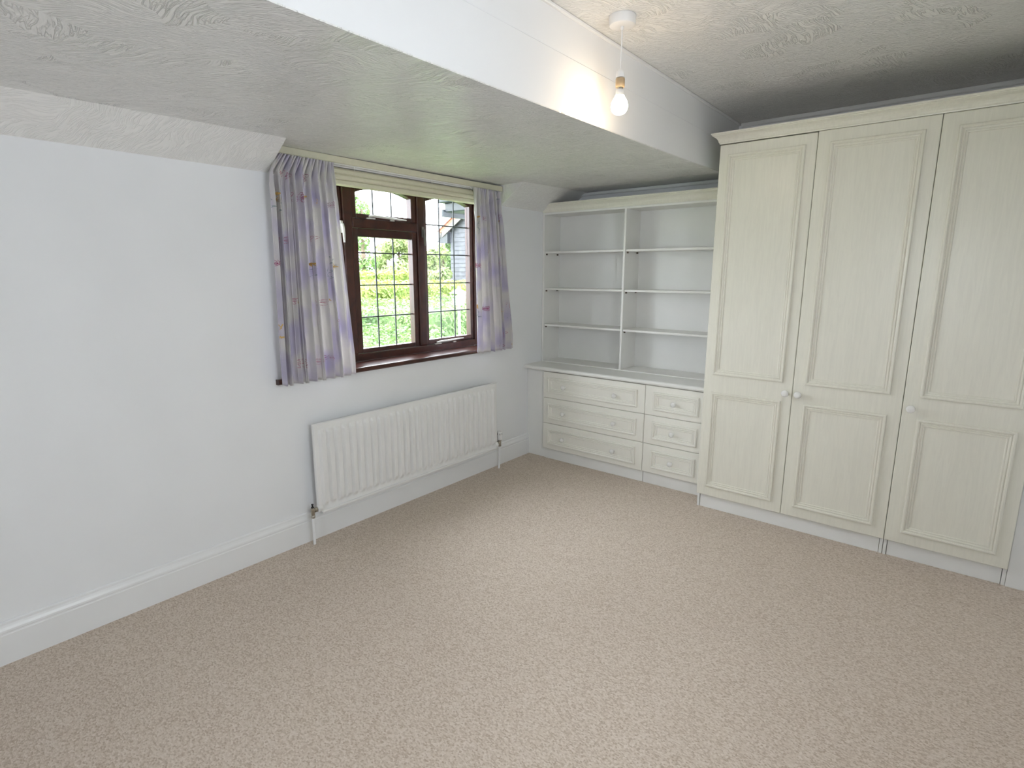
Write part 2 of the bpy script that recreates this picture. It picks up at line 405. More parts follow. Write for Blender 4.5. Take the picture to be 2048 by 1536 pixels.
# trims
struct(obj('trim_1', MB().box(0.0, 0.050, 1.49, 3.235, 2.077, 2.112, 0.003), 'blind'), 'painted batten over the window')
struct(obj('trim_2', MB().box(XB-0.006, XB+0.008, REAR_Y, YF, ZU-0.014, ZU-0.0005, 0.003), 'gloss'), 'thin bead along the bulkhead top')
struct(obj('trim_3', MB().box(0.10, XB-0.004, YF-0.032, YF, 2.112, 2.134, 0.005), 'gloss'), 'thin bead along the lower ceiling edge')
struct(obj('trim_4', MB().box(XB+0.012, XR, YF-0.018, YF, ZU-0.026, ZU-0.0005, 0.004), 'gloss'), 'thin bead along the upper ceiling edge')
prof = [(0, 0), (0.018, 0), (0.018, 0.120), (0.0155, 0.123), (0.0155, 0.128), (0.0172, 0.131), (0.0165, 0.139), (0.012, 0.149), (0.009, 0.158), (0.0085, 0.166), (0.004, 0.171), (0, 0.172)]
struct(obj('baseboard_left', MB().prism(prof, 1, REAR_Y, 3.612), 'gloss'), 'moulded white skirting board')
struct(obj('baseboard_right', MB().prism([(XR-a, b) for a, b in prof], 1, REAR_Y, 3.42), 'gloss'))
struct(obj('baseboard_rear', MB().prism([(REAR_Y+a, b) for a, b in prof], 0, 0.02, XR-0.02), 'gloss'))

# ------------------------------------------------------------------ window added in the right wall, out of view, sized for the room's light
w2 = thing('added_window_2', 'unseen white framed window added beside the viewpoint for daylight', 'window', (0, 0, 0)); del w2['category']; struct(w2)
x0, x1 = XR+0.03, XR+0.08
ym = (RW[0]+RW[1])/2
mb = MB().box(x0, x1, RW[0], RW[0]+0.05, RW[2], RW[3], 0.003).box(x0, x1, RW[1]-0.05, RW[1], RW[2], RW[3], 0.003)
mb.box(x0, x1, RW[0]+0.05, RW[1]-0.05, RW[2], RW[2]+0.05, 0.003).box(x0, x1, RW[0]+0.05, RW[1]-0.05, RW[3]-0.05, RW[3], 0.003)
mb.box(x0, x1, ym-0.025, ym+0.025, RW[2]+0.05, RW[3]-0.05, 0.003)
obj('frame', mb, 'gloss', w2)
for a, b in ((RW[0]+0.05, ym-0.025), (ym+0.025, RW[1]-0.05)):
    obj('pane', MB().box(XR+0.053, XR+0.057, a, b, RW[2]+0.05, RW[3]-0.05), 'glass', w2)
obj('window_board', MB().box(XR-0.03, XR+0.09, RW[0]-0.04, RW[1]+0.04, RW[2]-0.025, RW[2], 0.006), 'gloss', w2)

w3 = thing('added_window_3', 'unseen white framed window added in the rear wall for daylight', 'window', (0, 0, 0)); del w3['category']; struct(w3)  # added behind the viewpoint, out of view, as a weak daylight fill
y0, y1 = REAR_Y-0.08, REAR_Y-0.03
xm = (R3[0]+R3[1])/2
mb = MB().box(R3[0], R3[0]+0.05, y0, y1, R3[2], R3[3], 0.003).box(R3[1]-0.05, R3[1], y0, y1, R3[2], R3[3], 0.003)
mb.box(R3[0]+0.05, R3[1]-0.05, y0, y1, R3[2], R3[2]+0.05, 0.003).box(R3[0]+0.05, R3[1]-0.05, y0, y1, R3[3]-0.05, R3[3], 0.003)
mb.box(xm-0.025, xm+0.025, y0, y1, R3[2]+0.05, R3[3]-0.05, 0.003)
obj('frame', mb, 'gloss', w3)
for a, b in ((R3[0]+0.05, xm-0.025), (xm+0.025, R3[1]-0.05)):
    obj('pane', MB().box(a, b, REAR_Y-0.057, REAR_Y-0.053, R3[2]+0.05, R3[3]-0.05), 'glass', w3)
obj('window_board', MB().box(R3[0]-0.04, R3[1]+0.04, REAR_Y-0.09, REAR_Y+0.03, R3[2]-0.025, R3[2], 0.006), 'gloss', w3)

# ------------------------------------------------------------------ leaded window
w1 = thing('window_1', 'dark stained timber window with leaded panes', 'window', (-0.13, 2.37, WZ0)); del w1['category']; struct(w1)
FX0, FX1 = -0.235, -0.160              # frame depth
SX0, SX1 = -0.222, -0.172              # sash depth
GX = -0.200
fr_ = MB()
fr_.box(FX0, FX1, WY0, 1.600, 0.952, WZ1, 0.004)            # jambs
fr_.box(FX0, FX1, 3.150, WY1, 0.952, WZ1, 0.004)
fr_.box(FX0, FX1, 1.600, 3.150, 0.952, 1.000, 0.004)        # bottom rail
fr_.box(FX0, FX1, 1.600, 3.150, 2.045, WZ1, 0.004)          # head
obj('frame', fr_, 'mahog', w1)
for a, b in ((2.020, 2.084), (2.598, 2.662)):
    obj('mullion', MB().box(FX0, FX1, a, b, 1.000, 2.045, 0.006), 'mahog', w1)
obj('transom', MB().box(FX0, FX1, 2.084, 2.598, 1.768, 1.824, 0.005), 'mahog', w1)
def arch(y, g0, g1, zb, rise=0.036):
    t = (y-g0)/(g1-g0)*2-1
    return zb+rise*(1-t*t)
def sash(name, Y0, Y1, Z0, Z1, g, rowz, arched, vfrac=(1/3., 2/3.)):
    """one light: its timber sash, its leaded panes and the lead strips"""
    g0, g1, gz0, gz1 = g
    mb = MB()
    mb.box(SX0, SX1, Y0, g0, Z0, Z1, 0.003).box(SX0, SX1, g1, Y1, Z0, Z1, 0.003)
    mb.box(SX0, SX1, g0, g1, Z0, gz0, 0.003)
    if arched:
        n = 14; ys = [g0+(g1-g0)*k/n for k in range(n+1)]
        rows = [[(SX1, y, arch(y, g0, g1, gz1)), (SX0, y, arch(y, g0, g1, gz1)), (SX0, y, Z1), (SX1, y, Z1)] for y in ys]
        mb.grid(rows, True)
    else:
        mb.box(SX0, SX1, g0, g1, gz1, Z1, 0.003)
    s = obj(name, mb, 'mahog', w1, smooth=False)
    # glazing bead
    top = (lambda y: arch(y, g0, g1, gz1)) if arched else (lambda y: gz1)
    vy = [g0]+[g0+(g1-g0)*f for f in vfrac]+[g1]
    hz = [gz0]+list(rowz)+[None]
    for i in range(3):
        for j in range(len(hz)-1):
            a, b, z0 = vy[i], vy[i+1], hz[j]
            if hz[j+1] is not None:
                pm = MB().box(GX-0.002, GX+0.002, a, b, z0, hz[j+1])
            else:
                ks = [a+(b-a)*k/5 for k in range(6)]
                pm = MB().grid([[(GX-0.002, y, z0), (GX+0.002, y, z0), (GX+0.002, y, top(y)), (GX-0.002, y, top(y))] for y in ks], True)
                k4 = len(pm.v); pm.f += [(0, 1, 2, 3), (k4-4, k4-3, k4-2, k4-1)]
            obj('pane', pm, 'glass', s, smooth=False)
    for f in vfrac:
        y = g0+(g1-g0)*f
        obj('lead_strip', MB().box(GX-0.005, GX+0.005, y-0.004, y+0.004, gz0, top(y), 0.002), 'lead', s)
    for z in rowz:
        obj('lead_strip', MB().box(GX-0.006, GX+0.006, g0, g1, z-0.004, z+0.004, 0.002), 'lead', s)
    return s
sash('fanlight', 2.086, 2.596, 1.826, 2.043, (2.122, 2.556, 1.853, 1.976), (), True)
sash('casement', 2.086, 2.596, 1.002, 1.766, (2.127, 2.558, 1.029, 1.718), (1.224, 1.424, 1.623), False)
sash('casement', 2.664, 3.148, 1.002, 2.043, (2.689, 3.117, 1.036, 1.976), (1.227, 1.428, 1.627, 1.827), True)
sash('casement', 1.602, 2.018, 1.002, 2.043, (1.630, 1.990, 1.036, 1.976), (1.227, 1.428, 1.627, 1.827), True)
# sill board with rounded nose
n = 8
sp_ = [(-0.16, 0.925), (0.022, 0.925)]+[(0.022+0.012*math.sin(PI*k/n), 0.939-0.014*math.cos(PI*k/n)) for k in range(1, n)]+[(0.022, 0.953), (-0.16, 0.953)]
sl = MB().prism(sp_, 1, WY0+0.001, WY1-0.001)
sl.prism([(0.0, 0.925), (0.022, 0.925)]+sp_[2:-2]+[(0.022, 0.953), (0.0, 0.953)], 1, 1.442, WY0+0.001)
sl.prism([(0.0, 0.925), (0.022, 0.925)]+sp_[2:-2]+[(0.022, 0.953), (0.0, 0.953)], 1, WY1-0.001, 3.29)
obj('sill', sl, 'mahog', w1, smooth=False)
# stays and handles
def stay(y0, y1, z0, z1, x=-0.158):
    mb = MB().tube([(x, y0, z0), (x+0.006, y0+0.03, z0+0.004), (x+0.004, y1-0.06, z1), (x, y1, z1)], [0.006, 0.0075, 0.006, 0.004], 8)
    mb.box(x-0.016, x-0.002, y0-0.012, y0+0.05, z0-0.014, z0-0.007, 0.001)
    mb.box(x-0.014, x-0.002, y0+0.17, y0+0.20, z0-0.016, z0-0.008, 0.001)
    obj('window_stay', mb, 'stay', w1)
stay(2.205, 2.50, 1.839, 1.836)
stay(2.745, 3.02, 1.012, 1.020)
def handle(y, z, mat):
    mb = MB().box(-0.162, -0.154, y-0.009, y+0.009, z-0.02, z+0.05, 0.002)
    mb.tube([(-0.150, y, z+0.03), (-0.142, y, z+0.01), (-0.140, y+0.002, z-0.03), (-0.143, y+0.004, z-0.075)], [0.009, 0.009, 0.008, 0.006], 8)
    obj('window_handle', mb, mat, w1)
handle(2.005, 1.752, 'stay')
handle(2.640, 1.755, 'barge')

# ------------------------------------------------------------------ blind, track, curtains
bl = thing('window_blind', 'cream fabric blind folded up at the window head', 'blind', (-0.06, 2.37, 1.98))
obj('head_rail', MB().box(-0.07, -0.02, WY0+0.01, WY1-0.01, 2.045, 2.066, 0.003), 'blind', bl)
for k, (za, zb, xf) in enumerate(((2.030, 2.064, 0.004), (2.004, 2.034, 0.008), (1.976, 2.008, 0.0))):
    pr = [(-0.045, za), (xf-0.008, za), (xf, za+0.006), (xf, zb-0.010), (xf-0.010, zb), (-0.045, zb)]
    obj('blind_fold', MB().prism(pr, 1, 1.572, 3.22), 'blind', bl)
tk = thing('curtain_track', 'slim white curtain track below the window batten', 'curtain track', (0.055, 2.36, 2.07))
obj('rail', MB().box(0.028, 0.044, 1.53, 3.225, 2.070, 2.0765, 0.001), 'plastic', tk)
gm = MB().box(-0.003, 0.003, -0.004, 0.004, -0.012, 0.0, 0.001).tube([(0, 0, -0.010), (0.004, 0, -0.017), (0.0, 0, -0.022)], 0.0012, 6)
gme = mesh_of('glider', gm); gme.materials.append(M['plastic'])
for y in (1.56, 1.60, 1.64, 1.68, 1.72, 1.76, 1.81, 1.97, 2.55, 2.91, 2.95, 2.99, 3.03, 3.08, 3.13): inst('glider', gme, tk, (0.040, y, 2.071))

def lerp(a, b, t): return a+(b-a)*t
def curtain(label, top, bot, z_top, z_bot, n_pl, seed, lead_right, motifs, head_in):
    """top, bot = (y0, y1); pleated heading, folds drifting sideways on the way down"""
    rnd = random.Random(seed)
    ph = [rnd.uniform(-0.5, 0.5) for _ in range(6)]
    wid = [rnd.uniform(0.75, 1.3) for _ in range(n_pl)]
    tot = sum(wid); edges = [0]
    for w in wid: edges.append(edges[-1]+w/tot)
    def fold(u):
        for k in range(n_pl):
            if u <= edges[k+1] or k == n_pl-1:
                return k+(u-edges[k])/(edges[k+1]-edges[k])
    def S(u, v):
        y0 = lerp(top[0], bot[0], min(1, v*1.15)**0.9)+head_in*max(0, 1-v/0.07); y1 = lerp(top[1], bot[1], min(1, v*1.1)**1.1)
        uu = u
        fl = fold(max(0, min(1, u+0.035*math.sin(v*2.2+ph[0])*math.sin(u*PI))))
        head = max(0.0, 1-v/0.13)
        a = 2*PI*fl
        a1 = a+ph[1]; body = math.sin(a1+0.75*math.sin(a1))*0.72+0.22*math.sin(2*a+ph[2]+v*1.4)+0.2*math.sin(0.5*a+ph[3]+v*2.0)
        pinch = abs(math.sin(a*0.5*2+0.4))**0.7*2-1
        flat = u if lead_right else 1-u
        damp = 1.0-0.72*max(0, (flat-0.72)/0.28)*min(1, v*3)
        x = 0.078+0.037*lerp(body, pinch*0.7, head)*damp*(0.75+0.35*v)
        x += 0.012*math.exp(-((v-0.13)/0.03)**2)*-0.5
        yy = lerp(y0, y1, uu)+0.012*math.cos(a+ph[1])*(1-head)*damp
        z = lerp(z_top, z_bot, v)+0.004*math.sin(a*0.5+ph[4])*v
        return Vector((max(x, 0.026), yy, z))
    nu, nv = 26*n_pl, 70
    base = ((0.07), (bot[0]+bot[1])/2, z_bot)
    t = thing('curtain', label, 'curtain', base, 'pair of curtains at the window')
    rows = [[S(i/nu, j/nv) for i in range(nu+1)] for j in range(nv+1)]
    mb = MB().grid(rows); mb.sm = True
    cl = obj('cloth', mb, 'curtain', t)
    sol = cl.modifiers.new('thickness', 'SOLIDIFY'); sol.thickness = 0.0016
    # hem band and heading tape lines
    def inv(y, z):
        v = (z_top-z)/(z_top-z_bot)
        lo, hi = 0.0, 1.0; best = 0; bd = 9
        for k in range(401):
            u = k/400
            d = abs(S(u, v).y-y)
            if d < bd-1e-6: bd = d; best = u
        return best, v
    W = (bot[1]-bot[0])*1.0
    H = z_top-z_bot
    parts = {}
    names = {'p': 'butterfly_motif', 'P': 'butterfly_motif', 'm': 'butterfly_motif', 'M': 'butterfly_motif', 'y': 'flower_motif', 'q': 'bud_motif', 't': 'sprig_motif'}
    def stroke(mat, uv, pts, r, closed=False, width=0.0024):
        """polyline in local motif coordinates (metres) laid on the cloth as a raised stitched line"""
        u0, v0 = uv; mbk = parts.setdefault(mat, MB())
        if closed: pts = pts+[pts[0]]
        P = []
        for (a, b) in pts:
            u = min(0.998, max(0.002, u0+a*r/W)); v = min(0.995, max(0.003, v0-b*r/H)); e = 0.002
            p = S(u, v); du = S(u+e, v)-S(u-e, v); dv = S(u, v+e)-S(u, v-e)
            nrm = dv.cross(du).normalized()
            if nrm.x < 0: nrm = -nrm
            P.append((p+nrm*0.0012, nrm))
        for (p, n0), (q, n1) in zip(P, P[1:]):
            d = (q-p)
            if d.length < 1e-6: continue
            s_ = d.cross(n0).normalized()*width*0.5
            h = n0*0.0006
            mbk.add([p-s_, p+s_, q+s_, q-s_, p+h, q+h], [(0, 4, 5, 3), (4, 1, 2, 5), (0, 1, 4), (3, 5, 2)])
    def wing(cx, cy, rx, ry, rot, n=12):
        o = []
        for k in range(n):
            a = 2*PI*k/n; X = rx*math.cos(a); Y = ry*math.sin(a)*(1+0.25*math.cos(a))
            o.append((cx+X*math.cos(rot)-Y*math.sin(rot), cy+X*math.sin(rot)+Y*math.cos(rot)))
        return o
    for (y, z, k) in motifs:
        uv = inv(y, z); tilt = rnd.uniform(-0.5, 0.5); parts.clear()
        if k in 'pmPM':
            mat = 'th_p' if k in 'pP' else 'th_m'; r = 0.030 if k in 'PM' else 0.020
            for sx in (-1, 1):
                stroke(mat, uv, wing(sx*0.50, 0.35, 0.55, 0.34, sx*0.7+tilt*0.3), r, True)
                stroke(mat, uv, wing(sx*0.36, -0.38, 0.40, 0.28, -sx*0.8+tilt*0.3), r, True)
                stroke(mat, uv, wing(sx*0.48, 0.34, 0.26, 0.15, sx*0.7), r, True, 0.002)
            stroke(mat, uv, [(0, -0.5), (0, 0.4), (0.12, 0.8)], r, False, 0.0022)
            if k in 'mM': stroke(mat, uv, wing(0.3, -0.1, 0.2, 0.3, 0), r, True, 0.003)
        elif k in 'yq':
            r = 0.019 if k == 'y' else 0.009
            for q in range(5):
                a = 2*PI*q/5+tilt
                stroke('th_y', uv, [(0, 0), (0.9*math.cos(a), 0.9*math.sin(a))], r, False, 0.0075 if k == 'y' else 0.004)
                stroke('th_y', uv, [(0, 0), (0.7*math.cos(a+0.6), 0.7*math.sin(a+0.6))], r, False, 0.004)
        else:
            r = 0.045
            stroke('th_t', uv, [(0, -1), (0.05, -0.4), (-0.05, 0.2), (0.05, 0.9)], r, False, 0.0020)
            for (a, b, c_, d_) in ((0, -0.5, 0.45, -0.15), (0, -0.2, -0.4, 0.15), (0, 0.2, 0.35, 0.55), (0, 0.5, -0.25, 0.85)):
                stroke('th_t', uv, [(a, b), ((a+c_)/2, (b+d_)/2+0.05), (c_, d_)], r, False, 0.0018)
                stroke('th_t', uv, wing(c_, d_, 0.10, 0.06, 0.6, 7), r, True, 0.0018)
        for mat, mbk in parts.items():
            obj(names[k], mbk, mat, cl, smooth=False)['kind'] = 'stuff'
    return t
LM = [(1.51, 1.979, 'p'), (1.542, 1.965, 'm'), (1.637, 1.972, 'm'), (1.607, 1.87, 'M'), (1.627, 1.879, 'y'), (1.705, 1.862, 'y'), (1.717, 1.796, 'q'), (1.784, 1.852, 'm'), (1.473, 1.878, 'y'), (1.481, 1.848, 'y'), (1.469, 1.808, 't'), (1.504, 1.66, 'p'), (1.664, 1.672, 'p'), (1.621, 1.665, 'q'), (1.452, 1.545, 'm'), (1.649, 1.545, 'y'), (1.639, 1.497, 't'), (1.776, 1.534, 'y'), (1.762, 1.547, 't'), (1.755, 1.489, 't'), (1.527, 1.356, 'p'), (1.56, 1.35, 'q'), (1.687, 1.345, 'p'), (1.751, 1.356, 'q'), (1.774, 1.233, 'p'), (1.443, 1.23, 'y'), (1.439, 1.179, 'q'), (1.543, 1.033, 'P'), (1.645, 1.026, 'p'), (1.713, 1.045, 'm'), (1.588, 2.04, 't')]
RM = [(2.923, 1.876, 'y'), (2.985, 1.87, 'm'), (2.941, 1.811, 't'), (3.14, 1.859, 'y'), (3.176, 1.884, 'M'), (2.908, 1.551, 'm'), (2.944, 1.551, 'p'), (3.005, 1.545, 'y'), (3.142, 1.564, 'p'), (3.225, 1.594, 'y'), (3.228, 1.511, 't'), (3.075, 1.362, 'm'), (2.91, 1.269, 'y'), (2.92, 1.202, 't'), (2.996, 1.25, 'm'), (3.163, 1.224, 'y'), (3.255, 1.264, 'M'), (3.26, 1.162, 't'), (3.215, 1.049, 'p'), (3.168, 0.955, 'm'), (3.28, 0.961, 'y'), (3.056, 1.636, 'p'), (3.12, 2.02, 't')]
curtain('wide lilac and white embroidered curtain left of the window', (1.455, 1.812), (1.432, 1.880), 2.066, 0.930, 9, 3, True, LM, 0.05)
curtain('narrow lilac and white embroidered curtain between window and shelves', (2.893, 3.165), (2.905, 3.300), 2.066, 0.934, 7, 11, False, RM, 0.0)

# ------------------------------------------------------------------ radiator
rd = thing('radiator', 'white panel radiator on the wall under the window', 'radiator', (0.07, 2.36, 0.17))
RY0, RY1, RZ0, RZ1 = 1.590, 3.132, 0.178, 0.690
nfl = 30; mar = 0.022; pitch = (RY1-RY0-2*mar)/nfl
def sstep(a, b, x):
    t = max(0, min(1, (x-a)/(b-a))); return t*t*(3-2*t)
ys = [RY0, RY0+0.004]
zs = [RZ0, RZ0+0.004, 0.205, 0.212, 0.220, 0.228, 0.238, 0.25, 0.45, 0.620, 0.632, 0.640, 0.647, 0.654, 0.660, RZ1-0.006, RZ1]
for k in range(nfl):
    for q in range(10): ys.append(RY0+mar+pitch*(k+q/10))
ys += [RY1-mar, RY1-0.004, RY1]
rows = []
for y in ys:
    t = (y-RY0-mar)/pitch
    fr0 = t-math.floor(t)
    inside = RY0+mar <= y <= RY1-mar
    rib = (sstep(0.10, 0.30, fr0)*sstep(0.90, 0.70, fr0)) if inside else 0
    row = []
    for z in zs:
        e = sstep(0.205, 0.240, z)*sstep(0.660, 0.628, z)
        edge = 0.008 if (y in (RY0, RY1) or z in (RZ0, RZ1)) else 0
        row.append((0.074+0.0175*rib*e-edge, y, z))
    rows.append(row)
mb = MB().grid(rows); mb.sm = True
mb.box(0.052, 0.072, RY0+0.003, RY1-0.003, RZ0+0.002, RZ1-0.004)
obj('panel', mb, 'rad', rd)
obj('bottom_seam', MB().box(0.066, 0.088, RY0+0.02, RY1-0.02, RZ0-0.006, RZ0+0.008, 0.003), 'rad', rd)
for y in (1.85, 2.87):
    obj('bracket', MB().box(0.0005, 0.058, y-0.02, y+0.02, 0.25, 0.60, 0.002), 'rad', rd)
for yb in (RY0+0.012, RY1-0.012):
    sgn = -1 if yb < 2 else 1
    obj('end_boss', MB().lathe([(0.017, 0), (0.019, 0.003), (0.019, 0.026), (0.015, 0.030)], (0.070, yb-sgn*0.012, 0.202), (0, sgn, 0), 18), 'rad', rd)
# lockshield valve, left
yv = 1.556
vb = MB().lathe([(0.0095, 0), (0.0125, 0.004), (0.0125, 0.014), (0.010, 0.017), (0.0115, 0.020), (0.0115, 0.052), (0.0125, 0.056), (0.009, 0.060)], (0.070, yv, 0.158), n=16)
vb.lathe([(0.009, 0), (0.009, 0.008), (0.0145, 0.009), (0.0145, 0.020), (0.0105, 0.022), (0.0105, 0.030)], (0.070, yv+0.004, 0.202), (0, 1, 0), 12)
vl = obj('lockshield_valve', vb, 'chrome', rd)
obj('spindle', MB().lathe([(0.009, 0), (0.008, 0.007), (0.004, 0.008), (0.004, 0.018), (0.0065, 0.019), (0.0065, 0.023)], (0.070, yv, 0.217), n=12), 'dark', vl)
obj('pipe', MB().tube([(0.070, yv, 0.170), (0.070, yv, 0.08), (0.066, yv, 0.0)], 0.0078, 14), 'gloss', rd, label='white painted pipe tail')
# thermostatic valve, right
yv = 3.166
vb = MB().lathe([(0.0095, 0), (0.0130, 0.004), (0.0130, 0.016), (0.010, 0.019), (0.0130, 0.023), (0.0130, 0.044), (0.0165, 0.048), (0.0165, 0.058)], (0.070, yv, 0.178), n=16)
vb.lathe([(0.009, 0), (0.009, 0.006), (0.0145, 0.007), (0.0145, 0.018), (0.0105, 0.020), (0.0105, 0.024)], (0.070, yv-0.004, 0.208), (0, -1, 0), 12)
obj('thermostat_valve_body', vb, 'chrome', rd)
vh = obj('thermostat_head', MB().lathe([(0.0165, 0), (0.0185, 0.003), (0.0185, 0.060), (0.0160, 0.066), (0.006, 0.068)], (0.070, yv, 0.232), n=20), 'plastic', rd)
gm = MB()
for k in range(6):
    a = 2*PI*k/6+0.3
    gm.box(-0.0018, 0.0018, -0.0018, 0.0018, 0, 0.014)
    for i in range(len(gm.v)-8, len(gm.v)):
        p = gm.v[i]; gm.v[i] = (0.070+0.0180*math.cos(a)+p[0], yv+0.0180*math.sin(a)+p[1], 0.272+p[2])
obj('grip_slots', gm, 'barge', vh)
obj('pipe', MB().tube([(0.070, yv, 0.185), (0.070, yv-0.003, 0.08), (0.066, yv-0.006, 0.0)], 0.0078, 14), 'gloss', rd, label='white painted pipe tail')

# ------------------------------------------------------------------ fitted furniture
MOULD = [(0, 0.0), (0.0012, 0.0080), (0.004, 0.0115), (0.010, 0.0120), (0.0150, 0.0085), (0.0158, 0.0050), (0.0180, 0.0048),
         (0.0205, 0.0080), (0.0250, 0.0072), (0.0280, 0.0030), (0.0298, 0.0028), (0.0320, 0.0050), (0.0360, 0.0042), (0.0385, 0.0)]
def moulding(parent, x0, x1, z0, z1, y, mat):
    return obj('panel_moulding', MB().ring(x0, x1, z0, z1, y, MOULD), mat, parent, smooth=False)
knob_mb = MB().lathe([(0.010, 0.0), (0.0105, 0.002), (0.0075, 0.006), (0.0068, 0.012), (0.010, 0.017), (0.0155, 0.021), (0.0178, 0.026), (0.0172, 0.031), (0.0135, 0.0355), (0.007, 0.038), (0.0, 0.0386)], (0, 0, 0), (0, -1, 0), 24)
KNOB = mesh_of('knob', knob_mb); KNOB.materials.append(M['knob'])
kb2 = MB(); kb2.v = [(x*1.12, y*1.05, z*1.12) for x, y, z in knob_mb.v]; kb2.f = knob_mb.f; kb2.sm = True
KNOB2 = mesh_of('door_knob', kb2); KNOB2.materials.append(M['knob'])

# --- drawer units
DY = 3.580                             # face of the drawer fronts
rowsz = [(0.091, 0.3035), (0.3065, 0.5145), (0.5175, 0.7275)]
def drawer_unit(label, xb0, xb1, x0, x1, mx0, mx1, knobs, filler=None):
    t = thing('drawer_unit', label, 'drawers', ((xb0+xb1)/2, 3.80, 0))
    b = MB().box(xb0, xb1, DY+0.022, YF-0.02, 0.088, 0.734)
    obj('carcass', b, 'white', t)
    obj('plinth', MB().box(xb0+0.001, xb1-0.001, 3.604, 3.622, 0.0, 0.088, 0.001), 'white', t)
    if filler: obj('filler_panel', MB().box(filler[0], filler[1], 3.612, 3.63, 0.0, 0.734, 0.001), 'white', t)
    for (z0, z1) in rowsz:
        d = obj('drawer', MB().box(x0, x1, DY, DY+0.018, z0, z1, 0.002), 'cream2', t)
        moulding(d, mx0, mx1, z0+0.038, z1-0.041, DY, 'cream2')
        for kx in knobs: inst('knob', KNOB, d, (kx, DY, (z0+z1)/2-0.003))
    return t
drawer_unit('wide three-drawer unit with two knobs on each cream drawer', 0.184, 1.069, 0.1845, 1.068, 0.230, 1.011, (0.388, 0.836), (0.0005, 0.183))
drawer_unit('narrow three-drawer unit with single knobs beside the wardrobe', 1.071, 1.534, 1.0715, 1.526, 1.134, 1.458, (1.288,))
n = 8
wp = [(YF, 0.7345), (3.570, 0.7345)]+[(3.570-0.0152*math.sin(PI*k/n), 0.7497-0.0152*math.cos(PI*k/n)) for k in range(1, n)]+[(3.570, 0.765), (YF, 0.765)]
wt = obj('worktop', MB().prism(wp, 0, 0.0005, 1.534), 'shelf', loc=(0.767, 3.8, 0.7345), smooth=False)
tag(wt, 'long white round-nosed worktop on the drawer units', 'worktop')

# --- bookshelf
SY = 3.800; SB = 4.030
bk = thing('bookshelf', 'white open bookshelf with two bays standing on the worktop', 'bookshelf', (0.767, 3.92, 0.765))
for a, b in ((0.002, 0.018), (0.736, 0.752), (1.516, 1.5335)):
    obj('upright', MB().box(a, b, SY, SB+0.006, 0.7655, 1.974, 0.0012), 'shelf', bk)
obj('back_panel', MB().box(0.018, 1.516, SB, SB+0.006, 0.7735, 1.960), 'white', bk)
obj('top_board', MB().box(0.018, 1.516, SY-0.001, SB, 1.960, 1.975, 0.001), 'shelf', bk)
for a, b in ((0.018, 0.736), (0.752, 1.516)):
    obj('base_board', MB().box(a, b, SY-0.001, SB, 0.7655, 0.7735, 0.001), 'shelf', bk)
    for z in (1.081, 1.378, 1.672):
        s = obj('shelf', MB().box(a+0.0015, b-0.0015, SY+0.012, SB-0.001, z-0.0155, z, 0.0012), 'shelf', bk)
        for py in (SY+0.03, SB-0.045):
            for px, sg in ((a, 1), (b, -1)):
                obj('shelf_peg', MB().box(px+sg*0.0005-(0.012 if sg < 0 else 0), px+sg*0.0005+(0.012 if sg > 0 else 0), py-0.005, py+0.005, z-0.0285, z-0.0158, 0.001), 'peg', s)
def crown_profile(p, h):               # (out, up) pairs
    return [(0, 0), (0.003, 0), (0.004, 0.006*h/0.06), (0.008, 0.010*h/0.06), (0.010, 0.018*h/0.06), (0.015, 0.028*h/0.06), (0.024*p/0.044, 0.037*h/0.06),
            (0.036*p/0.044, 0.044*h/0.06), (0.039*p/0.044, 0.046*h/0.06), (0.039*p/0.044, 0.050*h/0.06), (p, 0.052*h/0.06), (p, h), (0, h)]
cp = crown_profile(0.046, 0.066)
obj('cornice', MB().prism([(SY-o, 1.9755+u) for o, u in cp]+[(SY+0.03, 2.0415), (SY+0.03, 1.9755)], 0, 0.002, 1.5335), 'cream', bk, smooth=False)

# --- wardrobes
WYF = 3.420
def wardrobe(name, label, x0, x1, doors, plinth):
    t = thing(name, label, 'wardrobe', ((x0+x1)/2, 3.75, 0))
    obj('carcass', MB().box(x0+0.001, x1-0.001, WYF+0.022, YF-0.02, 0.0905, 2.226), 'white', t)
    obj('plinth', MB().box(plinth[0]+0.002, plinth[1]-0.002, 3.449, 3.464, 0, 0.0905, 0.001), 'white', t)
    for a in (x0, x1-0.016):
        obj('end_panel', MB().box(a+0.0005, a+0.0155, 3.4445, 3.60, 0, 0.0903, 0.001), 'white', t)
    for (a, b, zt, mx, kx) in doors:
        d = obj('door', MB().box(a, b, WYF, WYF+0.019, 0.094, zt, 0.003), 'cream', t)
        moulding(d, mx[0], mx[1], 0.884, 2.168, WYF, 'cream')
        moulding(d, mx[0]+0.002, mx[1]-0.002, 0.156, 0.776, WYF, 'cream')
        inst('knob', KNOB2, d, (kx, WYF, 0.826))
    return t
wardrobe('double_wardrobe', 'cream panelled double wardrobe next to the bookshelf', 1.536, 2.563,
         [(1.537, 2.0440, 2.2235, (1.587, 1.992), 2.013), (2.0465, 2.5634, 2.2275, (2.105, 2.508), 2.079)], (1.552, 2.547))
ws = wardrobe('single_wardrobe', 'cream panelled single wardrobe at the right edge', 2.565, 3.070,
         [(2.5658, 3.069, 2.2275, (2.630, 3.020), 2.602)], (2.581, 3.054))
obj('filler_panel', MB().box(3.071, XR-0.001, 3.440, 3.458, 0.0, 2.226, 0.001), 'white', ws)
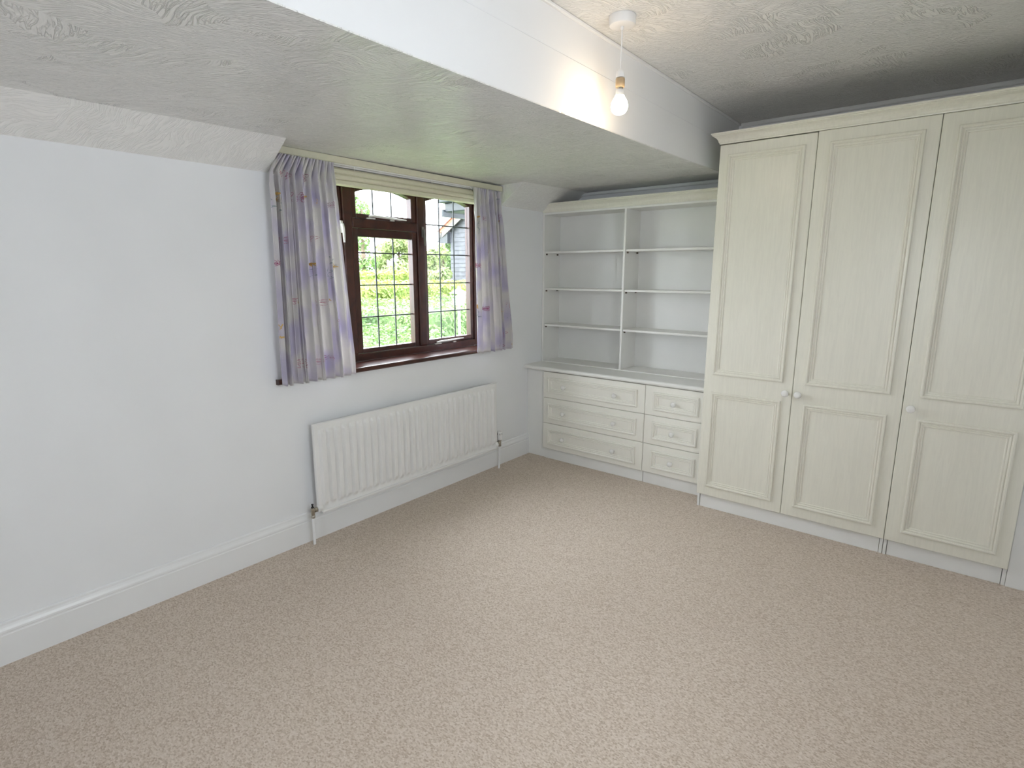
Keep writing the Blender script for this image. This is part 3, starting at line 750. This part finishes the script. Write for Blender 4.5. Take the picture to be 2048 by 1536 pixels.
# continuous crown moulding, returned along the left flank
cp = crown_profile(0.043, 0.058)
rows = []
for o, u in cp:
    z = 2.2285+u
    rows.append([(1.536-o, YF-0.001, z), (1.536-o, WYF-o+0.001, z), (XR-0.001, WYF-o+0.001, z)])
mb = MB().grid(rows)
mb.add([(1.536, YF-0.001, 2.2285), (1.536, WYF, 2.2285), (XR-0.001, WYF, 2.2285), (XR-0.001, YF-0.001, 2.2285),
        (1.536, YF-0.001, 2.250), (1.536, WYF+0.001, 2.250), (XR-0.001, WYF+0.001, 2.250), (XR-0.001, YF-0.001, 2.250)], [(0, 1, 2, 3), (4, 5, 6, 7)])
cw = obj('wardrobe_cornice', mb, 'cream', loc=(2.39, 3.6, 2.2285), smooth=False)
tag(cw, 'cream crown moulding running along the top of the wardrobes', 'cornice')

# ------------------------------------------------------------------ pendant lamp
LX, LY = 1.577, 2.137
pd = thing('pendant_lamp', 'bare lit bulb hanging on a white flex from the ceiling', 'lamp', (LX, LY, ZU))
rs = obj('ceiling_rose', MB().lathe([(0.052, 0.0), (0.052, -0.026), (0.049, -0.033), (0.044, -0.0355), (0.0, -0.036)], (LX, LY, ZU), n=36), 'plastic', pd)
obj('cord_grip', MB().lathe([(0.0065, 0), (0.0065, -0.011), (0.0045, -0.013)], (LX, LY, ZU-0.036), n=14), 'plastic', rs)
obj('flex', MB().tube([(LX, LY, ZU-0.045), (LX+0.0008, LY, 2.38), (LX-0.0005, LY, 2.285)], 0.0030, 10), 'plastic', pd)
lh = obj('lampholder', MB().lathe([(0.0045, 0.0), (0.009, -0.004), (0.0165, -0.014), (0.0178, -0.020), (0.0178, -0.0325)], (LX, LY, 2.292), n=24), 'plastic', pd)
obj('shade_ring', MB().lathe([(0.0170, 0), (0.0182, -0.002), (0.0182, -0.030), (0.0165, -0.0325)], (LX, LY, 2.2565), n=24), 'brown', lh)
obj('bayonet_cap', MB().lathe([(0.0120, 0), (0.0120, -0.012)], (LX, LY, 2.2255), n=20), 'chrome', lh)
obj('bulb_neck', MB().lathe([(0.0135, 0.0), (0.0158, -0.004), (0.0165, -0.016), (0.0180, -0.0225)], (LX, LY, 2.2165), n=24), 'plastic', pd)
prof = [(0.0178, 2.1945), (0.0205, 2.188), (0.0260, 2.180), (0.0310, 2.170), (0.0335, 2.160), (0.0335, 2.150), (0.0305, 2.139), (0.0240, 2.130), (0.0140, 2.1245), (0.003, 2.1225)]
obj('bulb', MB().lathe([(r, z-2.1945) for r, z in prof], (LX, LY, 2.1945), n=24), 'bulb', pd, label='glowing pear-shaped bulb')

# ------------------------------------------------------------------ garden outside
GZ = -0.6
lawn = obj('ground_outside', MB().box(-45, -T-0.01, -20, 40, GZ-0.2, GZ), 'lawn', loc=(-10, 8, GZ)); struct(lawn, 'lawn below the window')
def leaves(mb, fn, n, size, rnd):
    for _ in range(n):
        p, nrm = fn(rnd)
        d = (nrm+Vector((rnd.uniform(-1, 1), rnd.uniform(-1, 1), rnd.uniform(-0.5, 1)))*0.8).normalized()
        u = d.orthogonal().normalized(); a = rnd.uniform(0, 2*PI)
        u = (u*math.cos(a)+d.cross(u)*math.sin(a)); w = d.cross(u)
        s = size*rnd.uniform(0.6, 1.3)
        mb.add([p-u*s, p+w*s*0.5+d*s*0.15, p+u*s, p-w*s*0.5+d*s*0.15], [(0, 1, 2, 3)])
def hedge(label, x0, x1, y0, y1, z1, n, size, mat, seed):
    rnd = random.Random(seed)
    t = thing('hedge', label, 'hedge', ((x0+x1)/2, (y0+y1)/2, GZ), 'clipped hedges in the garden')
    core = MB()
    m_ = 0.10
    nx, ny = 10, 26
    rows = []
    for j in range(ny+1):
        y = lerp(y0+m_, y1-m_, j/ny); r = []
        for a in range(17):
            th = PI*a/16
            cx = (x0+x1)/2+((x1-x0)/2-m_)*max(-1, min(1, 1.35*math.cos(th)))
            cz = GZ+(z1-GZ-m_)*min(1, 1.5*math.sin(th))+0.04*math.sin(3.1*y+2*a)
            r.append((cx, y, cz))
        rows.append(r)
    core.grid(rows); k = len(core.v); core.f += [tuple(range(17)), tuple(range(k-17, k))]
    obj('hedge_body', core, mat, t)
    lb = MB()
    def fn(r):
        q = r.random()
        y = r.uniform(y0, y1); wob = 0.05*math.sin(2.3*y+seed)+0.05*math.sin(5.1*y)
        if q < 0.5: return Vector((r.uniform(x0, x1), y, z1+wob+r.uniform(-0.07, 0.04))), Vector((0, 0, 1))
        if q < 0.93: return Vector((x1+r.uniform(-0.08, 0.06)+wob, y, lerp(max(GZ, z1-1.2), z1, r.random()**0.8))), Vector((1, 0, 0.2))
        return Vector((r.uniform(x0, x1), (y0 if r.random() < 0.5 else y1)+r.uniform(-0.05, 0.05), r.uniform(max(GZ, z1-1.2), z1))), Vector((0, -1, 0.2))
    leaves(lb, fn, n, size, rnd)
    f = obj('foliage', lb, mat, t, smooth=False); f['kind'] = 'stuff'
hedge('near low clipped hedge below the window centre', -4.5, -2.7, 2.6, 5.35, 0.62, 9000, 0.035, 'hedge', 1)
hedge('long wide green hedge in the middle of the garden', -8.3, -5.2, 3.2, 13.0, 0.82, 16000, 0.045, 'hedge', 2)
hedge('lime green hedge behind the long wide one', -12.0, -9.4, 6.0, 16.9, 1.16, 12000, 0.07, 'hedge2', 3)
hedge('farthest pale hedge in front of the trees', -20.5, -17.5, 9.0, 28.0, 1.50, 8000, 0.10, 'hedge2', 4)
def tree(label, x, y, h, rx, rz, n, size, mat, seed):
    rnd = random.Random(seed)
    t = thing('tree', label, 'tree', (x, y, GZ), 'trees at the end of the garden')
    top = GZ+h
    obj('trunk', MB().tube([(x, y, GZ-0.05), (x+0.1, y, GZ+h*0.4), (x, y+0.1, GZ+h*0.8)], [0.18, 0.13, 0.05], 8), 'bark', t)
    blobs = [(Vector((x+rnd.uniform(-.6, .6)*rx, y+rnd.uniform(-.7, .7)*rx, top-rz+rnd.uniform(-0.7, 0.75)*rz)), rnd.uniform(0.35, 0.6)*min(rx, rz)) for _ in range(9)]
    lb = MB()
    def fn(r):
        c, rad = r.choice(blobs)
        d = Vector((r.gauss(0, 1), r.gauss(0, 1), r.gauss(0, 1))).normalized()
        return c+d*rad*r.uniform(0.6, 1.05), d
    leaves(lb, fn, n, size, rnd)
    f = obj('foliage', lb, mat, t, smooth=False); f['kind'] = 'stuff'
tree('tall loose-leaved tree seen through the fanlight', -23.5, 19.3, 6.9, 1.0, 2.6, 1500, 0.12, 'tree2', 21)
tree('pale bushy tree next to the tall loose one', -23.5, 21.8, 4.2, 0.9, 1.3, 2500, 0.12, 'tree', 22)
tree('pale tree right of centre in the middle casement', -23.5, 24.2, 4.0, 0.9, 1.3, 2500, 0.12, 'tree', 23)
tree('dark green tree left of the neighbouring gable', -23.5, 26.3, 5.0, 0.8, 1.6, 2500, 0.12, 'tree2', 24)
tree('pale tree half hidden by the mullion', -27.0, 23.6, 4.3, 0.95, 1.4, 2500, 0.13, 'tree', 25)
tree('pale back-row tree behind the bushy ones', -27.0, 26.2, 4.1, 0.95, 1.4, 2500, 0.13, 'tree', 26)
tree('pale back-row tree next to the dark green one', -27.0, 28.8, 4.1, 0.95, 1.4, 2500, 0.13, 'tree', 27)
tree('round pale bush in front of the boarded gable', -13.3, 15.4, 2.65, 0.75, 0.85, 3500, 0.08, 'tree', 28)

# neighbouring gabled house
HY = 17.7
nb = thing('neighbouring_house', 'grey boarded gable end with red tiled roof outside', 'house', (-12, 20, GZ))
sl = 0.61
def rf(x): return 3.27+sl*(x+15.27)
xr = -11.0
obj('wall',
    MB().add([(x, y, z) for y in (HY, HY+4) for x, z in ((-15.0, GZ), (-7.0, GZ), (-7.0, rf(-15.0)), (xr, rf(xr)), (-15.0, rf(-15.0)))],
             [(0, 1, 2, 3, 4), (9, 8, 7, 6, 5), (0, 1, 6, 5), (1, 2, 7, 6), (2, 3, 8, 7), (3, 4, 9, 8), (4, 0, 5, 9)]), 'slate', nb)
def slab(mb, pts, y0, y1):
    k = len(pts)
    return mb.add([(x, y, z) for y in (y0, y1) for x, z in pts], [tuple(range(k)), tuple(range(2*k-1, k-1, -1))]+[(i, (i+1) % k, k+(i+1) % k, k+i) for i in range(k)])
for k in range(18):
    z = 1.2+0.18*k
    xl = max(-15.0, -15.27+(z+0.18-3.27)/sl)
    obj('weatherboard', MB().add([(x, y, zz) for x in (xl, xr) for y, zz in ((HY, z), (HY-0.03, z), (HY-0.008, z+0.185), (HY, z+0.185))],
        [(0, 1, 2, 3), (7, 6, 5, 4), (0, 1, 5, 4), (1, 2, 6, 5), (2, 3, 7, 6), (3, 0, 4, 7)]), 'slate', nb)
ro = obj('roof', slab(slab(MB(), [(-15.4, rf(-15.4)), (xr, rf(xr)), (xr, rf(xr)+0.14), (-15.4, rf(-15.4)+0.14)], HY-0.25, HY+4.2),
              [(xr, rf(xr)), (-6.6, rf(-15.4)), (-6.6, rf(-15.4)+0.14), (xr, rf(xr)+0.14)], HY-0.25, HY+4.2), 'rooftile', nb)
for k in range(16):
    x = -15.5+k*0.28
    obj('roof_tile', slab(MB(), [(x, rf(x)+0.13), (x+0.32, rf(x+0.32)+0.13), (x+0.32, rf(x+0.32)+0.15), (x, rf(x)+0.18)], HY-0.30, HY+0.2), 'rooftile', ro)
obj('bargeboard', slab(MB(), [(-15.3, rf(-15.3)-0.24), (xr, rf(xr)-0.24), (xr, rf(xr)+0.02), (-15.3, rf(-15.3)+0.02)], HY-0.24, HY-0.20), 'barge', nb)
obj('eaves_box', slab(MB(), [(-15.0, 2.76), (-15.0, 3.25), (-15.45, 3.2), (-15.62, 2.84), (-15.5, 2.78)], HY-0.2, HY+4), 'soffit', nb)
gp = [(-15.70+0.34*math.cos(a), 3.28+0.46*math.sin(a)) for a in [PI+PI*k/10 for k in range(11)]]
obj('gutter', slab(MB(), gp, HY-0.22, HY+4), 'barge', nb)
ov = obj('roof_overhang', MB().box(-1.95, -0.27, 4.60, 6.2, 2.17, 2.27, 0.01).box(-2.0, -0.27, 4.55, 6.25, 2.27, 2.31, 0.01).box(-1.97, -1.94, 4.57, 6.2, 2.12, 2.2, 0.005), 'soffit', loc=(-1.1, 5.4, 2.12))
tag(ov, 'dark timber roof overhang at the top corner of the window view', 'overhang')
# garden lantern on a post
lx, ly, lz = -3.0, 5.88, 1.05
ln = thing('garden_lantern', 'white garden lantern on a post in front of the hedge', 'lantern', (lx, ly, GZ))
obj('post', MB().tube([(lx, ly, GZ-0.02), (lx, ly, lz)], 0.02, 10), 'lantern', ln)
fm = MB()
for sx in (-1, 1):
    for sy in (-1, 1):
        fm.tube([(lx+sx*0.045, ly+sy*0.045, lz), (lx+sx*0.085, ly+sy*0.085, lz+0.16)], 0.005, 6)
fm.box(lx-0.05, lx+0.05, ly-0.05, ly+0.05, lz-0.01, lz+0.006)
obj('cage', fm, 'lantern', ln)
hd = MB().add([(lx+sx*0.10, ly+sy*0.10, lz+0.16) for sx, sy in ((-1, -1), (1, -1), (1, 1), (-1, 1))]+[(lx+sx*0.03, ly+sy*0.03, lz+0.215) for sx, sy in ((-1, -1), (1, -1), (1, 1), (-1, 1))],
              [(0, 1, 2, 3), (4, 5, 6, 7), (0, 1, 5, 4), (1, 2, 6, 5), (2, 3, 7, 6), (3, 0, 4, 7)])
hd.lathe([(0.03, 0), (0.035, 0.012), (0.015, 0.022), (0.02, 0.035), (0.006, 0.055)], (lx, ly, lz+0.212), n=12)
obj('cap', hd, 'lantern', ln)
for s in (-1, 1):
    for ax in (0, 1):
        q = [(-0.043, lz+0.004, 0.043), (0.043, lz+0.004, 0.043), (0.082, lz+0.158, 0.082), (-0.082, lz+0.158, 0.082)]
        v = []
        for e in (0, 0.002):
            for (a, z, o) in q:
                v.append((lx+s*(o-e), ly+a, z) if ax == 0 else (lx+a, ly+s*(o-e), z))
        obj('pane', MB().add(v, [(0, 1, 2, 3), (7, 6, 5, 4), (0, 1, 5, 4), (1, 2, 6, 5), (2, 3, 7, 6), (3, 0, 4, 7)]), 'glass', ln)
